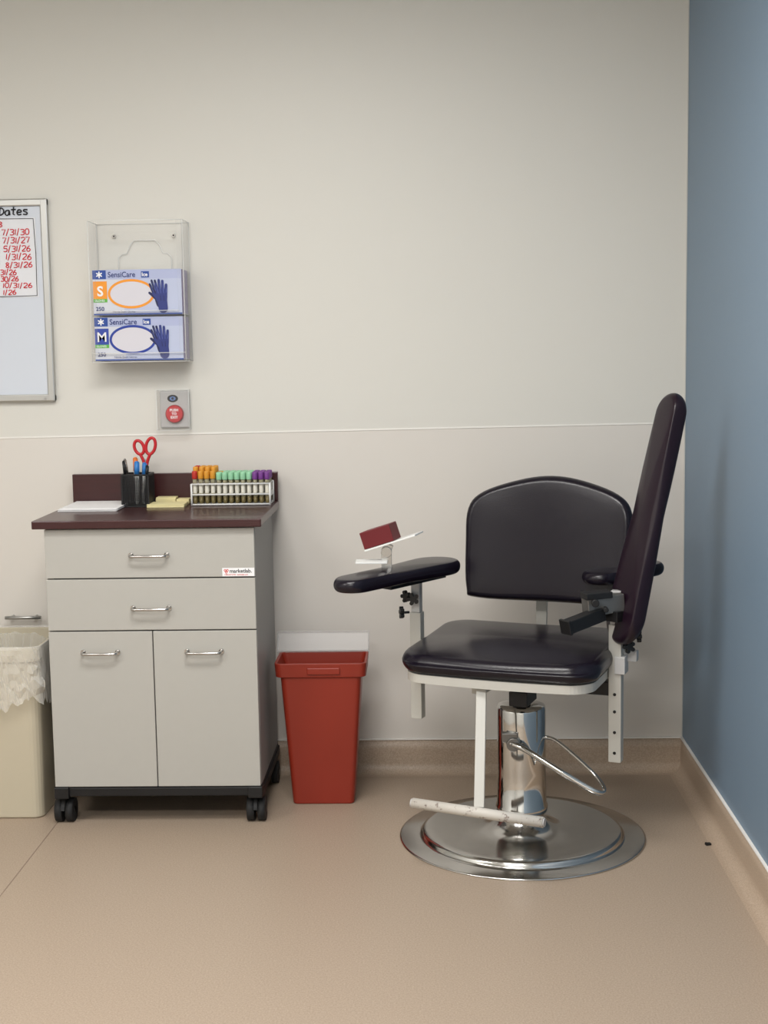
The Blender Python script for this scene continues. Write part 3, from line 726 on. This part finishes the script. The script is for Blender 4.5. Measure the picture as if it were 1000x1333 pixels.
knob(pl+UP*.705+V((-.028,-.014,0)),V((-.7,-.7,0)),CH); knob(pl+UP*.655+V((-.040,-.010,0)),V((-1,-.2,0)),CH)
knob(pl+UP*.70+V((-.01,-.03,0)),V((-.2,-1,0)),CH)
def pad(name,p0,p1,w0,w1,t,nrm,mats,label,puff=.15):
    p0=V(p0);p1=V(p1); ex=(p1-p0); L=ex.length; ex.normalize(); ez=V(nrm); ez=(ez-ex*ez.dot(ex)).normalized(); ey=ez.cross(ex)
    o=[]; n=16
    for k in range(n+1):
        a=math.pi/2+math.pi*k/n; o.append((-L/2+w0/2+w0/2*math.cos(a),w0/2*math.sin(a)))
    for k in range(1,8): 
        s=k/8; o.append((-L/2+w0/2+(L-w0/2-w1/2)*s,-(w0/2+(w1-w0)/2*s)))
    for k in range(n+1):
        a=-math.pi/2+math.pi*k/n; o.append((L/2-w1/2+w1/2*math.cos(a),w1/2*math.sin(a)))
    for k in range(1,8):
        s=1-k/8; o.append((-L/2+w0/2+(L-w0/2-w1/2)*s,(w0/2+(w1-w0)/2*s)))
    c=(p0+p1)/2
    M=Matrix(((ex.x,ey.x,ez.x,c.x),(ex.y,ey.y,ez.y,c.y),(ex.z,ey.z,ez.z,c.z),(0,0,0,1)))
    bm=B(); cushion(bm,o,t,M,puff=puff); return mk(name,bm,mats,CH,label=label)
pad('armrest',(-.255,-.80,.782),(.068,-.44,.792),.10,.145,.038,UP,M_vinyl,'dark padded armrest with rounded ends')
bm=B(); bar(bm,(-.13,-.66,.757),(.03,-.49,.764),.05,.012); mk('armrest_bracket',bm,M_blackm,CH)
yy=-.63
bm=B(); obox(bm,(-.168,yy-.01,.829),(V((1,0,0)),(0,1,0),UP),(.046,.030,.0025),0)
mk('rest_plate',bm,M_white,CH,label='white plate lying on the armrest',bevel=.001)
bm=B(); cyl(bm,(-.125,yy-.014,.856),(-.125,yy+.014,.856),.016,seg=20); bar(bm,(-.125,yy,.805),(-.125,yy,.862),.030,.014,up=V((0,1,0))); bar(bm,(-.125,yy,.856),(-.116,yy,.878),.024,.014,up=V((0,1,0))); mk('rest_hinge',bm,M_steel,CH,bevel=.001)
a=math.radians(18); e1=V((math.cos(a),0,math.sin(a))); e3=V((-math.sin(a),0,math.cos(a))); e2=V((0,1,0))
rot=Matrix.Rotation(math.radians(-15),3,'Z'); e1=rot@e1; e2=rot@e2; e3=rot@e3
pc=V((-.103,yy,.886))
bm=B(); obox(bm,pc,(e1,e2,e3),(.080,.045,.0025)); mk('rest_tray',bm,M_white,CH,label='tilted white plastic tray',bevel=.001)
bm=B(); obox(bm,pc-e1*.034+e3*.0285,(e1,e2,e3),(.047,.038,.025)); mk('rest_block',bm,M_maroon,CH,label='dark red rectangular block',bevel=.002)
pr=V((.524,-.745,0))
bm=B(); bar(bm,pr+UP*.262,pr+UP*.66,.036,.036,up=bck)
mk('arm_post',bm,M_cream,CH,bevel=.002)
bm=B()
for z in (.29,.35,.41,.46): cyl(bm,pr+UP*z-bck*.0185,pr+UP*z-bck*.0200,.0045,seg=12)
mk('post_holes',bm,M_blackm,CH)
bm=B(); bar(bm,pr+UP*.66,pr+UP*.755,.030,.030,up=bck); mk('arm_upright',bm,M_grey,CH,bevel=.002)
bm=B(); bar(bm,pr+UP*.565-lat*.03+bck*.03,pr+UP*.565+lat*.055+bck*.03,.03,.030); bar(bm,pr+UP*.545+lat*.0,pr+UP*.545+lat*.03,.05,.05); mk('arm_cross_bracket',bm,M_grey,CH,bevel=.002)
knob(pr+UP*.625+V((.058,.0,0)),V((1,.0,0)),CH); knob(pr+UP*.60+V((.03,-.025,0)),V((.3,-1,0)),CH)
n_=V((-.93,-.37,.0))
pad('flip_up_armrest',(.530,-.765,.605),(.690,-.715,1.305),.150,.098,.042,n_,M_vinyl2,'long aubergine padded arm folded upright')
bm=B()
bar(bm,(.372,-.875,.678),(.475,-.800,.700),.036,.036,1)
bar(bm,(.366,-.879,.677),(.373,-.874,.679),.042,.042,1)
bar(bm,(.430,-.80,.718),(.535,-.765,.728),.044,.050,0)
bar(bm,(.425,-.80,.750),(.50,-.78,.753),.05,.018,1)
bar(bm,(.50,-.79,.69),(.54,-.75,.69),.05,.03,1)
cyl(bm,(.455,-.835,.735),(.455,-.78,.735),.011,seg=14,mi=1)
cyl(bm,(.485,-.830,.715),(.485,-.79,.715),.008,seg=6,mi=1)
mk('arm_hinge',bm,[M_brass,M_black],CH,bevel=.002,label='black and grey hinge clamp with square tube')
pad('armrest',(.460,-.595,.762),(.695,-.410,.772),.110,.115,.036,UP,M_vinyl,'short dark padded armrest behind the folded arm')
bm=B(); bar(bm,(.53,-.70,.735),(.60,-.50,.742),.04,.012); bar(bm,pr+UP*.735,(.54,-.69,.735),.03,.012); mk('armrest_bracket',bm,M_blackm,CH)
bm=B(); obox(bm,(.795,-.713,.0035),(V((1,.3,0)).normalized(),V((-.3,1,0)).normalized(),UP),(.008,.006,.003)); obox(bm,(.790,-.712,.0065),(V((1,.3,0)).normalized(),V((-.3,1,0)).normalized(),UP),(.003,.004,.0012)); mk('floor_scrap',bm,M_blk,label='tiny dark plastic scrap lying on the floor',category='debris',bevel=.001)
# ================================================================ WORLD + CAMERA
w=bpy.data.worlds.new('world'); scene.world=w; w.use_nodes=True
w.node_tree.nodes['Background'].inputs[0].default_value=(.9,.92,1,1); w.node_tree.nodes['Background'].inputs[1].default_value=.3
F=1800.;p=math.radians(6.68);yaw=math.radians(1.88);roll=0.016
r=V((math.cos(yaw),math.sin(yaw),0)); fh=V((-math.sin(yaw),math.cos(yaw),0))
f=fh*math.cos(p)-UP*math.sin(p); u=UP*math.cos(p)+fh*math.sin(p)
cr=r*math.cos(roll)-u*math.sin(roll); cu_=r*math.sin(roll)+u*math.cos(roll); bk=-f
cd=bpy.data.cameras.new('camera'); cd.sensor_fit='VERTICAL'; cd.sensor_height=36; cd.sensor_width=27; cd.lens=36*F/1333.
co=bpy.data.objects.new('camera',cd); COL.objects.link(co)
co.matrix_world=Matrix(((cr.x,cu_.x,bk.x,0),(cr.y,cu_.y,bk.y,-4.6),(cr.z,cu_.z,bk.z,1.437),(0,0,0,1)))
cd.clip_start=.05; scene.camera=co
scene.view_settings.view_transform='Standard'
scene.view_settings.exposure=0.15
